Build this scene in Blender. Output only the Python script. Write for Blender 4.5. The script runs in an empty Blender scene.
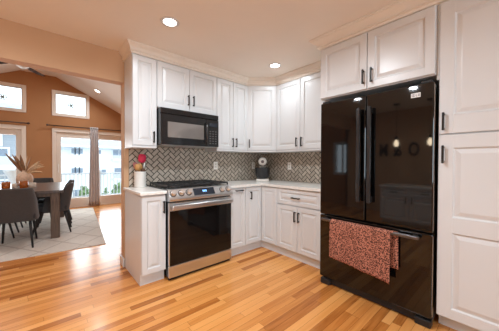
import bpy, bmesh, math, random
from mathutils import Matrix, Vector
random.seed(7)
PI = math.pi
C = bpy.context.scene
COL = C.collection

# ------------------------------------------------------------------ camera, world, lights, exposure
cam_d = bpy.data.cameras.new('camera'); cam = bpy.data.objects.new('camera', cam_d); COL.objects.link(cam)
C.camera = cam
cam_d.sensor_width = 36.0; cam_d.lens = 36.0 * 234.476 / 499.0; cam_d.clip_start = 0.05; cam_d.clip_end = 300
_yaw, _pit, _rol = math.radians(48.578), math.radians(-0.738), math.radians(0.18)
_F = Vector((math.cos(_yaw)*math.cos(_pit), math.sin(_yaw)*math.cos(_pit), math.sin(_pit)))
_R = Vector((math.sin(_yaw), -math.cos(_yaw), 0)); _U = _R.cross(_F)
_R2 = _R*math.cos(_rol) + _U*math.sin(_rol); _U2 = _U*math.cos(_rol) - _R*math.sin(_rol)
M = Matrix((( _R2.x, _U2.x, -_F.x, 0), (_R2.y, _U2.y, -_F.y, 0), (_R2.z, _U2.z, -_F.z, 1.201), (0, 0, 0, 1)))
cam.matrix_world = M

C.view_settings.view_transform = 'Standard'; C.view_settings.look = 'None'
C.view_settings.gamma = 1.0; C.view_settings.use_curve_mapping = False
C.view_settings.exposure = 0.37

world = bpy.data.worlds.new('sky'); C.world = world; world.use_nodes = True
bg = world.node_tree.nodes['Background']; bg.inputs[0].default_value = (0.80, 0.90, 1.0, 1); bg.inputs[1].default_value = 2.3

def area(name, loc, rot, sx, sy, power, color, shape='RECTANGLE', spread=PI):
    d = bpy.data.lights.new(name, 'AREA'); d.shape = shape; d.size = sx
    if shape == 'RECTANGLE': d.size_y = sy
    d.energy = power; d.color = color; d.spread = spread
    o = bpy.data.objects.new(name, d); o.location = loc; o.rotation_euler = rot; COL.objects.link(o); return o
DAY = (0.76, 0.90, 1.0); WARM = (0.84, 0.93, 1.0)
CAN_POWER = 8.0
# fill light added behind the camera, then daylight through the dining room's glass doors
area('rear_fill_light', (0.3, -3.26, 1.45), (PI/2, 0, 0), 2.6, 1.3, 52, DAY)
area('patio_door_daylight', (1.0, 7.86, 1.10), (-PI/2, 0, 0), 1.5, 1.7, 42, (0.92, 0.97, 1.0))
area('side_door_daylight', (-1.16, 7.86, 1.10), (-PI/2, 0, 0), 1.5, 1.7, 45, (0.92, 0.97, 1.0))
C.cycles.max_bounces = 10; C.cycles.diffuse_bounces = 6; C.cycles.glossy_bounces = 5; C.cycles.transmission_bounces = 8
C.cycles.sample_clamp_indirect = 6.0

# ------------------------------------------------------------------ materials
def nodes(m): return m.node_tree.nodes, m.node_tree.links
def mat(name, col, rough=0.5, metal=0.0, var=0.04, scale=8.0, stretch=None, spec=0.5, coat=0.0, emit=None, estr=0.0, bump=0.0, trans=0.0, alpha=None, sheen=0.0):
    m = bpy.data.materials.new(name); m.use_nodes = True
    N, L = nodes(m); b = N['Principled BSDF']
    b.inputs['Roughness'].default_value = rough; b.inputs['Metallic'].default_value = metal
    b.inputs['Specular IOR Level'].default_value = spec
    b.inputs['Coat Weight'].default_value = coat; b.inputs['Coat Roughness'].default_value = 0.05
    if sheen: b.inputs['Sheen Weight'].default_value = sheen
    if trans: b.inputs['Transmission Weight'].default_value = trans
    if emit is not None:
        b.inputs['Emission Color'].default_value = (*emit, 1); b.inputs['Emission Strength'].default_value = estr
    tc = N.new('ShaderNodeTexCoord'); mp = N.new('ShaderNodeMapping'); nz = N.new('ShaderNodeTexNoise')
    if stretch: mp.inputs['Scale'].default_value = stretch
    L.new(tc.outputs['Object'], mp.inputs[0]); L.new(mp.outputs[0], nz.inputs['Vector'])
    nz.inputs['Scale'].default_value = scale; nz.inputs['Detail'].default_value = 4
    cr = N.new('ShaderNodeValToRGB')
    cr.color_ramp.elements[0].position = 0.3; cr.color_ramp.elements[1].position = 0.7
    cr.color_ramp.elements[0].color = (*[max(0, c*(1-var)) for c in col], 1)
    cr.color_ramp.elements[1].color = (*[min(1, c*(1+var)) for c in col], 1)
    L.new(nz.outputs['Fac'], cr.inputs[0]); L.new(cr.outputs[0], b.inputs['Base Color'])
    if bump:
        bp = N.new('ShaderNodeBump'); bp.inputs['Strength'].default_value = bump; bp.inputs['Distance'].default_value = 0.01
        L.new(nz.outputs['Fac'], bp.inputs['Height']); L.new(bp.outputs[0], b.inputs['Normal'])
    return m

MT = {}
MT['white'] = mat('white_lacquer', (0.70, 0.715, 0.725), 0.30, var=0.015, scale=3)
MT['whitetrim'] = mat('cream_trim_paint', (0.80, 0.70, 0.60), 0.40, var=0.02, scale=3)
MT['crown'] = mat('crown_paint', (0.84, 0.78, 0.70), 0.42, var=0.02, scale=3)
MT['ceil'] = mat('ceiling_paint', (0.86, 0.80, 0.72), 0.85, var=0.02, scale=2, spec=0.2)
MT['tan'] = mat('tan_wall_paint', (0.60, 0.385, 0.235), 0.75, var=0.03, scale=2, spec=0.25)
MT['ochre'] = mat('ochre_wall_tone', (0.45, 0.22, 0.098), 0.75, var=0.04, scale=2, spec=0.25)  # deeper, more saturated wall tone for the dining room
MT['vault'] = mat('vault_ceiling_paint', (0.82, 0.74, 0.67), 0.85, var=0.02, scale=2, spec=0.2)
MT['bronze'] = mat('dark_bronze', (0.030, 0.026, 0.024), 0.38, metal=0.7, var=0.1, scale=30)
MT['quartz'] = mat('pale_quartz', (0.86, 0.84, 0.80), 0.18, var=0.05, scale=25)
MT['steel'] = mat('brushed_steel', (0.66, 0.67, 0.68), 0.30, metal=1.0, var=0.05, scale=6, stretch=(1, 40, 40))
MT['chrome'] = mat('polished_steel', (0.78, 0.76, 0.74), 0.30, metal=1.0, var=0.03)
MT['blackglass'] = mat('black_oven_glass', (0.006, 0.005, 0.005), 0.05, var=0.1, spec=0.32)
MT['mwglass'] = mat('microwave_window', (0.24, 0.22, 0.205), 0.10, var=0.05, spec=0.8, metal=0.3)
MT['mwblack'] = mat('black_microwave_enamel', (0.011, 0.0105, 0.011), 0.2, var=0.1)
MT['fridge'] = mat('black_fridge_enamel', (0.004, 0.0038, 0.0038), 0.045, var=0.1, spec=0.58)
MT['fridgeh'] = mat('black_handle_enamel', (0.020, 0.019, 0.020), 0.22, var=0.1)
MT['darksteel'] = mat('dark_brushed_metal', (0.16, 0.155, 0.16), 0.28, metal=0.9, var=0.05)
MT['fridgegray'] = mat('charcoal_cabinet_side', (0.06, 0.058, 0.06), 0.45, var=0.1, scale=60)
MT['black'] = mat('matte_black', (0.012, 0.012, 0.013), 0.5, var=0.15)
MT['iron'] = mat('cast_iron', (0.016, 0.015, 0.015), 0.42, var=0.2, scale=60, bump=0.05)
MT['plate'] = mat('outlet_plastic', (0.92, 0.90, 0.86), 0.4, var=0.01)
MT['ceramic'] = mat('white_ceramic', (0.80, 0.78, 0.74), 0.25, var=0.03, scale=12)
MT['red'] = mat('pink_red_silicone', (0.84, 0.045, 0.13), 0.45, var=0.08)
MT['spoon'] = mat('bamboo_wood', (0.52, 0.28, 0.10), 0.5, var=0.2, scale=14, stretch=(6, 6, 1))
MT['spoond'] = mat('dark_walnut_wood', (0.13, 0.06, 0.03), 0.5, var=0.2, scale=14, stretch=(6, 6, 1))
MT['mixw'] = mat('mixer_cream_enamel', (0.78, 0.74, 0.69), 0.2, var=0.02)
MT['bowl'] = mat('mixer_black_bowl', (0.02, 0.02, 0.022), 0.25, var=0.1)
MT['tabletop'] = mat('dark_grey_wood', (0.075, 0.052, 0.042), 0.30, var=0.3, scale=5, stretch=(14, 1, 1))
MT['tableleg'] = mat('brown_grey_wood', (0.115, 0.075, 0.052), 0.5, var=0.35, scale=6, stretch=(10, 10, 1))
MT['chair'] = mat('charcoal_upholstery', (0.055, 0.049, 0.047), 0.9, var=0.18, scale=120, sheen=0.15, bump=0.1)
MT['seat'] = mat('dark_seat_upholstery', (0.03, 0.028, 0.03), 0.85, var=0.18, scale=120, sheen=0.1)
MT['curtain'] = mat('grey_linen', (0.66, 0.60, 0.585), 0.9, var=0.10, scale=70, stretch=(1, 1, 0.2))
MT['vase'] = mat('sandy_stoneware', (0.62, 0.42, 0.29), 0.75, var=0.18, scale=35, bump=0.15)
MT['dry'] = mat('dried_palm', (0.60, 0.38, 0.21), 0.8, var=0.25, scale=18)
MT['dryd'] = mat('dried_palm_brown', (0.28, 0.135, 0.06), 0.8, var=0.25, scale=18)
MT['amber'] = mat('amber_glass', (0.62, 0.16, 0.03), 0.12, var=0.1, trans=0.45)
MT['peach'] = mat('peach_wax', (0.85, 0.48, 0.28), 0.5, var=0.06)
MT['clearcup'] = mat('frosted_glass', (0.80, 0.66, 0.54), 0.2, var=0.05, trans=0.4)
MT['railw'] = mat('white_railing_paint', (0.50, 0.52, 0.54), 0.5, var=0.03)
MT['bldw'] = mat('white_siding', (0.84, 0.86, 0.88), 0.8, var=0.03, scale=1.5, stretch=(1, 1, 14))
MT['bldg'] = mat('grey_siding', (0.33, 0.36, 0.39), 0.8, var=0.08, scale=1.2, stretch=(1, 1, 16))
MT['roof'] = mat('blue_grey_shingles', (0.42, 0.51, 0.58), 0.9, var=0.1, scale=5)
MT['pane'] = mat('exterior_window_pane', (0.22, 0.27, 0.33), 0.15, var=0.15)
MT['deck'] = mat('pale_decking', (0.55, 0.56, 0.57), 0.8, var=0.08, scale=3, stretch=(1, 8, 1))
MT['ground'] = mat('pale_pavement', (0.60, 0.62, 0.62), 0.9, var=0.08, scale=0.6)
MT['leaf'] = mat('shrub_leaf', (0.14, 0.22, 0.09), 0.8, var=0.45, scale=4)
MT['lens'] = mat('lamp_lens', (1, 1, 1), 0.4, var=0.0, emit=(1.0, 0.93, 0.84), estr=9.0)
MT['bulb'] = mat('pendant_bulb', (1, 0.9, 0.7), 0.4, var=0.0, emit=(1.0, 0.80, 0.55), estr=14.0)
MT['blue'] = mat('display_digits', (0.1, 0.3, 0.9), 0.4, var=0.0, emit=(0.25, 0.55, 1.0), estr=1.6)
MT['screen'] = mat('display_glass', (0.020, 0.024, 0.034), 0.10, var=0.1)
MT['greyp'] = mat('grey_button_print', (0.11, 0.105, 0.105), 0.5, var=0.02)
MT['logo'] = mat('logo_white', (0.80, 0.80, 0.80), 0.35, var=0.01)
MT['logog'] = mat('logo_grey', (0.16, 0.15, 0.17), 0.35, var=0.01)
MT['fan'] = mat('fan_blade_walnut', (0.06, 0.035, 0.025), 0.85, var=0.3, scale=8, spec=0.1)
MT['fanw'] = mat('fan_hub_white', (0.80, 0.78, 0.74), 0.4, var=0.02)
MT['brownrod'] = mat('dark_brown_rod', (0.09, 0.05, 0.035), 0.4, var=0.1)
MT['grout'] = mat('dark_grout', (0.026, 0.022, 0.018), 0.8, var=0.15, scale=60)
MT['lower'] = mat('buffet_paint', (0.72, 0.70, 0.68), 0.45, var=0.02)
MT['suncatch'] = mat('suncatcher_green_grey', (0.22, 0.30, 0.27), 0.4, var=0.25, scale=40)

def glass_mat():
    m = bpy.data.materials.new('window_glass'); m.use_nodes = True
    N, L = nodes(m); N.remove(N['Principled BSDF'])
    t = N.new('ShaderNodeBsdfTransparent'); t.inputs[0].default_value = (0.96, 0.98, 0.98, 1)
    g = N.new('ShaderNodeBsdfGlossy'); g.inputs['Roughness'].default_value = 0.02
    mx = N.new('ShaderNodeMixShader'); lw = N.new('ShaderNodeLayerWeight'); lw.inputs[0].default_value = 0.15
    L.new(lw.outputs['Fresnel'], mx.inputs[0]); L.new(t.outputs[0], mx.inputs[1]); L.new(g.outputs[0], mx.inputs[2])
    L.new(mx.outputs[0], N['Material Output'].inputs[0]); return m
MT['glass'] = glass_mat()

def math_node(N, L, op, a, b=None, c=None):
    n = N.new('ShaderNodeMath'); n.operation = op
    for i, v in enumerate((a, b, c)):
        if v is None: continue
        if isinstance(v, (int, float)): n.inputs[i].default_value = v
        else: L.new(v, n.inputs[i])
    return n.outputs[0]

def floor_mat():
    m = bpy.data.materials.new('oak_strip_floor'); m.use_nodes = True
    N, L = nodes(m); b = N['Principled BSDF']; mn = lambda *a: math_node(N, L, *a)
    tc = N.new('ShaderNodeTexCoord'); sp = N.new('ShaderNodeSeparateXYZ'); L.new(tc.outputs['Object'], sp.inputs[0])
    W = 0.060
    r = mn('FLOOR', mn('DIVIDE', sp.outputs['Y'], W)); fr = mn('FRACT', mn('DIVIDE', sp.outputs['Y'], W))
    wn = N.new('ShaderNodeTexWhiteNoise'); wn.noise_dimensions = '1D'; L.new(r, wn.inputs['W'])
    ln = mn('ADD', mn('MULTIPLY', wn.outputs['Value'], 0.6), 0.65)
    xs = mn('DIVIDE', mn('ADD', sp.outputs['X'], mn('MULTIPLY', wn.outputs['Value'], 37.3)), ln)
    c = mn('FLOOR', xs); fx = mn('FRACT', xs)
    cb = N.new('ShaderNodeCombineXYZ'); L.new(r, cb.inputs[0]); L.new(c, cb.inputs[1])
    w2 = N.new('ShaderNodeTexWhiteNoise'); w2.noise_dimensions = '3D'; L.new(cb.outputs[0], w2.inputs['Vector'])
    # grain runs along each strip
    gx = N.new('ShaderNodeCombineXYZ')
    L.new(mn('ADD', mn('MULTIPLY', sp.outputs['X'], 2.2), mn('MULTIPLY', w2.outputs['Value'], 40)), gx.inputs[0])
    L.new(mn('MULTIPLY', sp.outputs['Y'], 38.0), gx.inputs[1])
    gn = N.new('ShaderNodeTexNoise'); gn.inputs['Scale'].default_value = 1.0; gn.inputs['Detail'].default_value = 5; gn.inputs['Distortion'].default_value = 0.6
    L.new(gx.outputs[0], gn.inputs['Vector'])
    t = mn('ADD', mn('MULTIPLY', w2.outputs['Value'], 0.72), mn('MULTIPLY', gn.outputs['Fac'], 0.42))
    cr = N.new('ShaderNodeValToRGB'); e = cr.color_ramp.elements
    e[0].position = 0.16; e[0].color = (0.29, 0.088, 0.017, 1); e[1].position = 1.0; e[1].color = (0.80, 0.385, 0.125, 1)
    for p, col in ((0.32, (0.49, 0.172, 0.038, 1)), (0.54, (0.67, 0.280, 0.074, 1)), (0.78, (0.74, 0.335, 0.100, 1))):
        q = e.new(p); q.color = col
    L.new(t, cr.inputs[0])
    ex = mn('MULTIPLY', mn('MINIMUM', fx, mn('SUBTRACT', 1.0, fx)), ln)
    ey = mn('MULTIPLY', mn('MINIMUM', fr, mn('SUBTRACT', 1.0, fr)), W)
    gap = mn('LESS_THAN', mn('MINIMUM', ex, ey), 0.0011)
    mx = N.new('ShaderNodeMixRGB'); mx.blend_type = 'MULTIPLY'; mx.inputs[2].default_value = (0.45, 0.36, 0.30, 1)
    L.new(gap, mx.inputs[0]); L.new(cr.outputs[0], mx.inputs[1]); L.new(mx.outputs[0], b.inputs['Base Color'])
    L.new(mn('ADD', 0.16, mn('MULTIPLY', gn.outputs['Fac'], 0.12)), b.inputs['Roughness'])
    b.inputs['Specular IOR Level'].default_value = 0.36
    bp = N.new('ShaderNodeBump'); bp.inputs['Strength'].default_value = 0.12; bp.inputs['Distance'].default_value = 0.002
    L.new(gn.outputs['Fac'], bp.inputs['Height']); L.new(bp.outputs[0], b.inputs['Normal'])
    return m
MT['floor'] = floor_mat()

def tile_mat():
    m = bpy.data.materials.new('taupe_tile'); m.use_nodes = True
    N, L = nodes(m); b = N['Principled BSDF']
    ge = N.new('ShaderNodeNewGeometry'); cr = N.new('ShaderNodeValToRGB'); e = cr.color_ramp.elements
    e[0].color = (0.44, 0.38, 0.315, 1); e[1].color = (0.58, 0.51, 0.425, 1)
    L.new(ge.outputs['Random Per Island'], cr.inputs[0]); L.new(cr.outputs[0], b.inputs['Base Color'])
    b.inputs['Roughness'].default_value = 0.22; return m
MT['tile'] = tile_mat()

def rug_mat():
    m = bpy.data.materials.new('trellis_rug'); m.use_nodes = True
    N, L = nodes(m); b = N['Principled BSDF']; mn = lambda *a: math_node(N, L, *a)
    tc = N.new('ShaderNodeTexCoord'); sp = N.new('ShaderNodeSeparateXYZ'); L.new(tc.outputs['Object'], sp.inputs[0])
    nz = N.new('ShaderNodeTexNoise'); nz.inputs['Scale'].default_value = 9; L.new(tc.outputs['Object'], nz.inputs['Vector'])
    wob = mn('MULTIPLY', mn('SUBTRACT', nz.outputs['Fac'], 0.5), 0.10)
    lines = []
    for s in (1, -1):
        q = mn('ADD', mn('ADD', mn('DIVIDE', sp.outputs['X'], 0.46), mn('MULTIPLY', mn('DIVIDE', sp.outputs['Y'], 0.62), s)), wob)
        f = mn('ABSOLUTE', mn('SUBTRACT', mn('FRACT', q), 0.5)); lines.append(mn('LESS_THAN', f, 0.035))
    ln = mn('MAXIMUM', lines[0], lines[1])
    n2 = N.new('ShaderNodeTexNoise'); n2.inputs['Scale'].default_value = 60; L.new(tc.outputs['Object'], n2.inputs['Vector'])
    cr = N.new('ShaderNodeValToRGB'); cr.color_ramp.elements[0].color = (0.58, 0.53, 0.47, 1); cr.color_ramp.elements[1].color = (0.74, 0.69, 0.63, 1)
    L.new(n2.outputs['Fac'], cr.inputs[0])
    mx = N.new('ShaderNodeMixRGB'); mx.inputs[2].default_value = (0.30, 0.24, 0.20, 1)
    L.new(mn('MULTIPLY', ln, 0.42), mx.inputs[0]); L.new(cr.outputs[0], mx.inputs[1]); L.new(mx.outputs[0], b.inputs['Base Color'])
    b.inputs['Roughness'].default_value = 0.95; b.inputs['Specular IOR Level'].default_value = 0.1
    return m
MT['rug'] = rug_mat()

def towel_mat():
    m = bpy.data.materials.new('terracotta_print_cloth'); m.use_nodes = True
    N, L = nodes(m); b = N['Principled BSDF']; mn = lambda *a: math_node(N, L, *a)
    tc = N.new('ShaderNodeTexCoord')
    vo = N.new('ShaderNodeTexVoronoi'); vo.inputs['Scale'].default_value = 95; vo.feature = 'F1'
    mp = N.new('ShaderNodeMapping'); mp.inputs['Scale'].default_value = (1, 1, 1.6); L.new(tc.outputs['Object'], mp.inputs[0]); L.new(mp.outputs[0], vo.inputs['Vector'])
    nz = N.new('ShaderNodeTexNoise'); nz.inputs['Scale'].default_value = 90; L.new(tc.outputs['Object'], nz.inputs['Vector'])
    f = mn('LESS_THAN', mn('ADD', vo.outputs['Distance'], mn('MULTIPLY', nz.outputs['Fac'], 0.35)), 0.68)
    mx = N.new('ShaderNodeMixRGB'); mx.inputs[1].default_value = (0.50, 0.20, 0.135, 1); mx.inputs[2].default_value = (0.06, 0.026, 0.02, 1)
    L.new(f, mx.inputs[0]); L.new(mx.outputs[0], b.inputs['Base Color'])
    b.inputs['Roughness'].default_value = 0.95; b.inputs['Specular IOR Level'].default_value = 0.1
    return m
MT['towel'] = towel_mat()

# ------------------------------------------------------------------ mesh helpers
class MB:
    def __init__(s, M=None): s.bm = bmesh.new(); s.M = M or Matrix()
    def v(s, p): return s.bm.verts.new(s.M @ Vector(p))
    def box(s, x0, x1, y0, y1, z0, z1, bev=0.0, seg=1):
        b2 = bmesh.new()
        vs = [b2.verts.new((x, y, z)) for x in (x0, x1) for y in (y0, y1) for z in (z0, z1)]
        for f in ((0,1,3,2), (4,6,7,5), (0,4,5,1), (2,3,7,6), (0,2,6,4), (1,5,7,3)): b2.faces.new([vs[i] for i in f])
        if bev: bmesh.ops.bevel(b2, geom=b2.edges[:], offset=bev, segments=seg, affect='EDGES', profile=0.5)
        s.merge(b2); return s
    def merge(s, b2):
        mp = {v: s.bm.verts.new(s.M @ v.co) for v in b2.verts}
        for f in b2.faces:
            try: nf = s.bm.faces.new([mp[v] for v in f.verts]); nf.smooth = f.smooth
            except ValueError: pass
        b2.free()
    def ring(s, pts): return [s.v(p) for p in pts]
    def bridge(s, a, b, smooth=True, closed=True):
        n = len(a)
        for i in range(n if closed else n-1):
            f = s.bm.faces.new((a[i], a[(i+1) % n], b[(i+1) % n], b[i])); f.smooth = smooth
    def cap(s, r):
        f = s.bm.faces.new(r); return f
    def tube(s, pts, rad, n=10, caps=True):
        pts = [Vector(p) for p in pts]; rads = rad if isinstance(rad, (list, tuple)) else [rad]*len(pts)
        prev = None; up = None
        for i, p in enumerate(pts):
            if i == 0: t = pts[1]-pts[0]
            elif i == len(pts)-1: t = pts[-1]-pts[-2]
            else: t = (pts[i+1]-p).normalized() + (p-pts[i-1]).normalized()
            t.normalize()
            if up is None: up = t.orthogonal().normalized()
            else: up = (up - t*up.dot(t)).normalized()
            w = t.cross(up)
            r = s.ring([p + (up*math.cos(2*PI*k/n) + w*math.sin(2*PI*k/n))*rads[i] for k in range(n)])
            if prev: s.bridge(prev, r)
            elif caps: s.cap(r[::-1])
            prev = r
        if caps: s.cap(prev)
        return s
    def lathe(s, prof, n=24, c=(0, 0, 0), axis='z'):
        prev = None
        for r, z in prof:
            pts = []
            for k in range(n):
                a = 2*PI*k/n; x, y = r*math.cos(a), r*math.sin(a)
                q = (x, y, z) if axis == 'z' else ((x, z, y) if axis == 'y' else (z, x, y))
                pts.append((c[0]+q[0], c[1]+q[1], c[2]+q[2]))
            rr = s.ring(pts)
            if prev: s.bridge(prev, rr)
            else: s.cap(rr[::-1])
            prev = rr
        s.cap(prev); return s
    def prism(s, poly, a0, a1, axis='z'):
        def P(p, a): return {'z': (p[0], p[1], a), 'x': (a, p[0], p[1]), 'y': (p[0], a, p[1])}[axis]
        r0 = s.ring([P(p, a0) for p in poly]); r1 = s.ring([P(p, a1) for p in poly])
        s.bridge(r0, r1, smooth=False); s.cap(r0[::-1]); s.cap(r1); return s
    def build(s, name, m, parent=None, smooth=None, ang=None):
        bmesh.ops.recalc_face_normals(s.bm, faces=s.bm.faces[:])
        if smooth is not None:
            for f in s.bm.faces: f.smooth = smooth
        me = bpy.data.meshes.new(name); s.bm.to_mesh(me); s.bm.free()
        me.materials.append(MT[m] if isinstance(m, str) else m)
        o = bpy.data.objects.new(name, me); COL.objects.link(o)
        if parent is not None: o.parent = parent
        return o

def tag(o, label=None, cat=None, group=None, kind=None):
    if label: o['label'] = label
    if cat: o['category'] = cat
    if group: o['group'] = group
    if kind: o['kind'] = kind
    return o
def thing(name, label, cat, loc=(0, 0, 0), rz=0.0, group=None):
    o = bpy.data.objects.new(name, None); COL.objects.link(o); o.empty_display_size = 0.1
    o.location = loc; o.rotation_euler = (0, 0, rz); return tag(o, label, cat, group)
def copy_tree(o, parent=None):
    c = o.copy(); COL.objects.link(c)
    if parent is not None: c.parent = parent
    for ch in list(o.children): copy_tree(ch, c)
    return c
def struct(name, mb, m, label=None):
    o = mb.build(name, m); o['kind'] = 'structure'
    if label: o['label'] = label
    return o

# ------------------------------------------------------------------ room shell
XW, YW, YB, CZ = 2.91, 2.95, 3.08, 2.44           # inner faces of the kitchen walls and its ceiling
XL, YR = -2.10, -3.20                              # kitchen's left wall and rear wall
JX, HZ = 0.695, 2.103                              # end of the wall stub and underside of the header
GY = 7.66; DXL, DXR = -2.40, 2.10                  # gable wall and dining room sides

struct('floor', MB().box(-2.8, 3.1, -3.4, GY+0.12, -0.08, 0), 'floor')
struct('ceiling', MB().box(XL-0.1, XW+0.1, YR-0.1, YW+0.001, CZ, CZ+0.1), 'ceil')
struct('wall_right', MB().box(XW, XW+0.12, YR-0.1, YB, 0, CZ+0.1), 'tan')
struct('wall_left', MB().box(XL-0.1, XL, YR-0.1, YB, 0, CZ+0.1), 'tan')
mb = MB()
mb.box(JX, XW, YW, YB, 0, HZ); mb.box(XL, XW, YW, YB, HZ, CZ+0.1)
mb.prism([(DXL-0.1, CZ+0.1), (DXR+0.1, CZ+0.1), (DXR+0.1, 2.6), (0.26, 3.45), (-0.38, 3.45), (DXL-0.1, 2.6)], YB-0.05, YB, 'y')
mb.box(DXL-0.1, XL, YB-0.05, YB, 0, CZ+0.1)
struct('wall_back', mb, 'tan')
# rear wall with a wide unseen window, added for fill light, behind the camera
mb = MB()
mb.box(XL, -1.0, YR-0.1, YR, 0, CZ); mb.box(1.6, XW, YR-0.1, YR, 0, CZ); mb.box(-1.0, 1.6, YR-0.1, YR, 0, 0.80); mb.box(-1.0, 1.6, YR-0.1, YR, 2.10, CZ)
struct('wall_rear', mb, 'tan')
# gable wall with two glazed doors and two high windows
DOORS = ((0.215, 1.905), (-2.01, -0.325)); TR = ((0.215, 0.925), (-1.03, -0.315))
mb = MB()
y0, y1 = GY, GY+0.12
mb.box(DXL, -2.01, y0, y1, 0, 2.02); mb.box(-0.325, 0.215, y0, y1, 0, 2.02); mb.box(1.905, DXR, y0, y1, 0, 2.02)
mb.box(DXL, DXR, y0, y1, 2.02, 2.395)
mb.box(-0.315, 0.215, y0, y1, 2.395, 2.965)
zl = lambda x: 3.335 + 0.49*(x+0.38) if x < -0.38 else (3.335 if x < 0.26 else 3.335 - 0.50*(x-0.26))
xe = -0.38 - (3.335+0.02-2.395)/0.49
mb.prism([(xe, 2.395), (-1.03, 2.395), (-1.03, zl(-1.03)+0.02)], y0, y1, 'y')
mb.prism([(0.925, 2.395), (DXR, 2.395), (DXR, zl(DXR)+0.02), (0.925, zl(0.925)+0.02)], y0, y1, 'y')
mb.prism([(-1.03, 2.965), (0.925, 2.965), (0.925, zl(0.925)+0.02), (0.26, 3.355), (-0.38, 3.355), (-1.03, zl(-1.03)+0.02)], y0, y1, 'y')
struct('wall_gable', mb, 'ochre')
struct('wall_dining_right', MB().box(DXR, DXR+0.1, YB, GY+0.12, 0, 2.6), 'ochre')
# dining room's far side has a tall window
mb = MB()
mb.box(DXL-0.1, DXL, YB, 3.14, 0, 2.5); mb.box(DXL-0.1, DXL, 3.56, GY+0.12, 0, 2.5); mb.box(DXL-0.1, DXL, 3.14, 3.56, 0, 0.9); mb.box(DXL-0.1, DXL, 3.14, 3.56, 1.75, 2.5)
struct('wall_dining_left', mb, 'ochre')
th = 0.06
mb = MB(); prof = [(DXL-0.1, zl(DXL-0.1)), (-0.38, 3.335), (0.26, 3.335), (DXR+0.1, zl(DXR+0.1))]
mb.prism(prof + [(x, z+th) for x, z in prof[::-1]], YB-0.02, GY+0.12, 'y')
struct('ceiling_vault', mb, 'vault')
mb = MB(); mb.box(0.680, JX, YW-0.012, YB+0.012, 0, 0.10, 0.003); mb.box(JX, JX+1.2, YB, YB+0.014, 0, 0.10)
struct('baseboard_back', mb, 'white')
struct('baseboard_gable', MB().box(-0.325, 0.215, GY-0.014, GY, 0, 0.10, 0.003), 'whitetrim')

def glazed_door(name, x0, x1, label):
    w = x1-x0; xm = (x0+x1)/2
    r = thing(name, None, None, (x0, GY, 0)); r['kind'] = 'structure'; r['label'] = label
    m = MB(); c = 0.075
    m.box(-c+0.04, 0.04, -0.02, 0, 0, 2.045, 0.004); m.box(w-0.04, w+c-0.04, -0.02, 0, 0, 2.045, 0.004); m.box(-c+0.04, w+c-0.04, -0.022, 0, 1.96, 2.047, 0.004)
    m.box(0, 0.05, 0, 0.11, 0, 2.0); m.box(w-0.05, w, 0, 0.11, 0, 2.0); m.box(0, w, 0, 0.11, 1.96, 2.02); m.box(0, w, 0, 0.12, 0, 0.025)
    m.build('door_frame', 'whitetrim', r)
    for k, (a, b, y) in enumerate(((0.05, w/2+0.045, 0.03), (w/2-0.045, w-0.05, 0.07))):
        s = MB(); st = 0.09
        s.box(a, a+st, y, y+0.035, 0.025, 1.96, 0.004); s.box(b-st, b, y, y+0.035, 0.025, 1.96, 0.004)
        s.box(a+st, b-st, y, y+0.035, 0.025, 0.25, 0.004); s.box(a+st, b-st, y, y+0.035, 1.825, 1.96, 0.004)
        d = s.build('sash', 'whitetrim', r)
        MB().box(a+st, b-st, y+0.014, y+0.020, 0.25, 1.825).build('pane', 'glass', d)
    h = MB(); h.box(0.075, 0.098, 0.005, 0.03, 0.93, 1.15, 0.004); h.build('door_handle', 'plate', r)
    return r
glazed_door('door_1', *DOORS[0], 'cream framed sliding glass door behind the grey curtain')
glazed_door('door_2', *DOORS[1], 'cream framed sliding glass door behind the dried leaf vase')

def high_window(name, x0, x1, label):
    z0, z1 = 2.395, 2.965
    r = thing(name, None, None, ((x0+x1)/2, GY, z0)); r['kind'] = 'structure'; r['label'] = label
    a = (x1-x0)/2; hh = z1-z0; m = MB(); c = 0.035
    m.box(-a-c, -a+c, -0.02, 0, -c, hh+c, 0.003); m.box(a-c, a+c, -0.02, 0, -c, hh+c, 0.003); m.box(-a+c, a-c, -0.02, 0, -c, c, 0.003); m.box(-a+c, a-c, -0.02, 0, hh-c, hh+c, 0.003)
    m.build('window_casing', 'whitetrim', r)
    m = MB(); a2 = a-0.02
    m.box(-a, -a2-0.0+0.03, 0.03, 0.07, 0, hh); m.box(a2-0.03, a, 0.03, 0.07, 0, hh); m.box(-a2, a2, 0.03, 0.07, 0, 0.045); m.box(-a2, a2, 0.03, 0.07, hh-0.045, hh)
    m.build('sash', 'whitetrim', r); MB().box(-a2, a2, 0.05, 0.056, 0.04, hh-0.04).build('pane', 'glass', r)
    return r
high_window('window_1', *TR[0], 'small high window over the curtained glass door')
high_window('window_2', *TR[1], 'small high window under the peak of the gable')
def plain_window(name, loc, rz, w, h, label):
    r = thing(name, None, None, loc, rz); r['kind'] = 'structure'; r['label'] = label
    m = MB(); c = 0.05
    m.box(-w/2-c, -w/2+0.02, -0.02, 0.1, -c, h+c); m.box(w/2-0.02, w/2+c, -0.02, 0.1, -c, h+c); m.box(-w/2, w/2, -0.02, 0.1, -c, 0.02); m.box(-w/2, w/2, -0.02, 0.1, h-0.02, h+c)
    m.box(-0.02, 0.02, 0.02, 0.07, 0, h); m.build('window_frame', 'white', r)
    MB().box(-w/2, w/2, 0.045, 0.05, 0, h).build('pane', 'glass', r)
plain_window('window_3', (0.3, YR, 0.80), PI, 2.6, 1.3, 'wide white framed window added unseen in the rear kitchen wall for fill light')  # window_3 is unseen, added to go with the rear fill lamp
plain_window('window_4', (DXL, 3.35, 0.90), PI/2, 0.42, 0.85, 'tall window at the end of the dining room')

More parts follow.
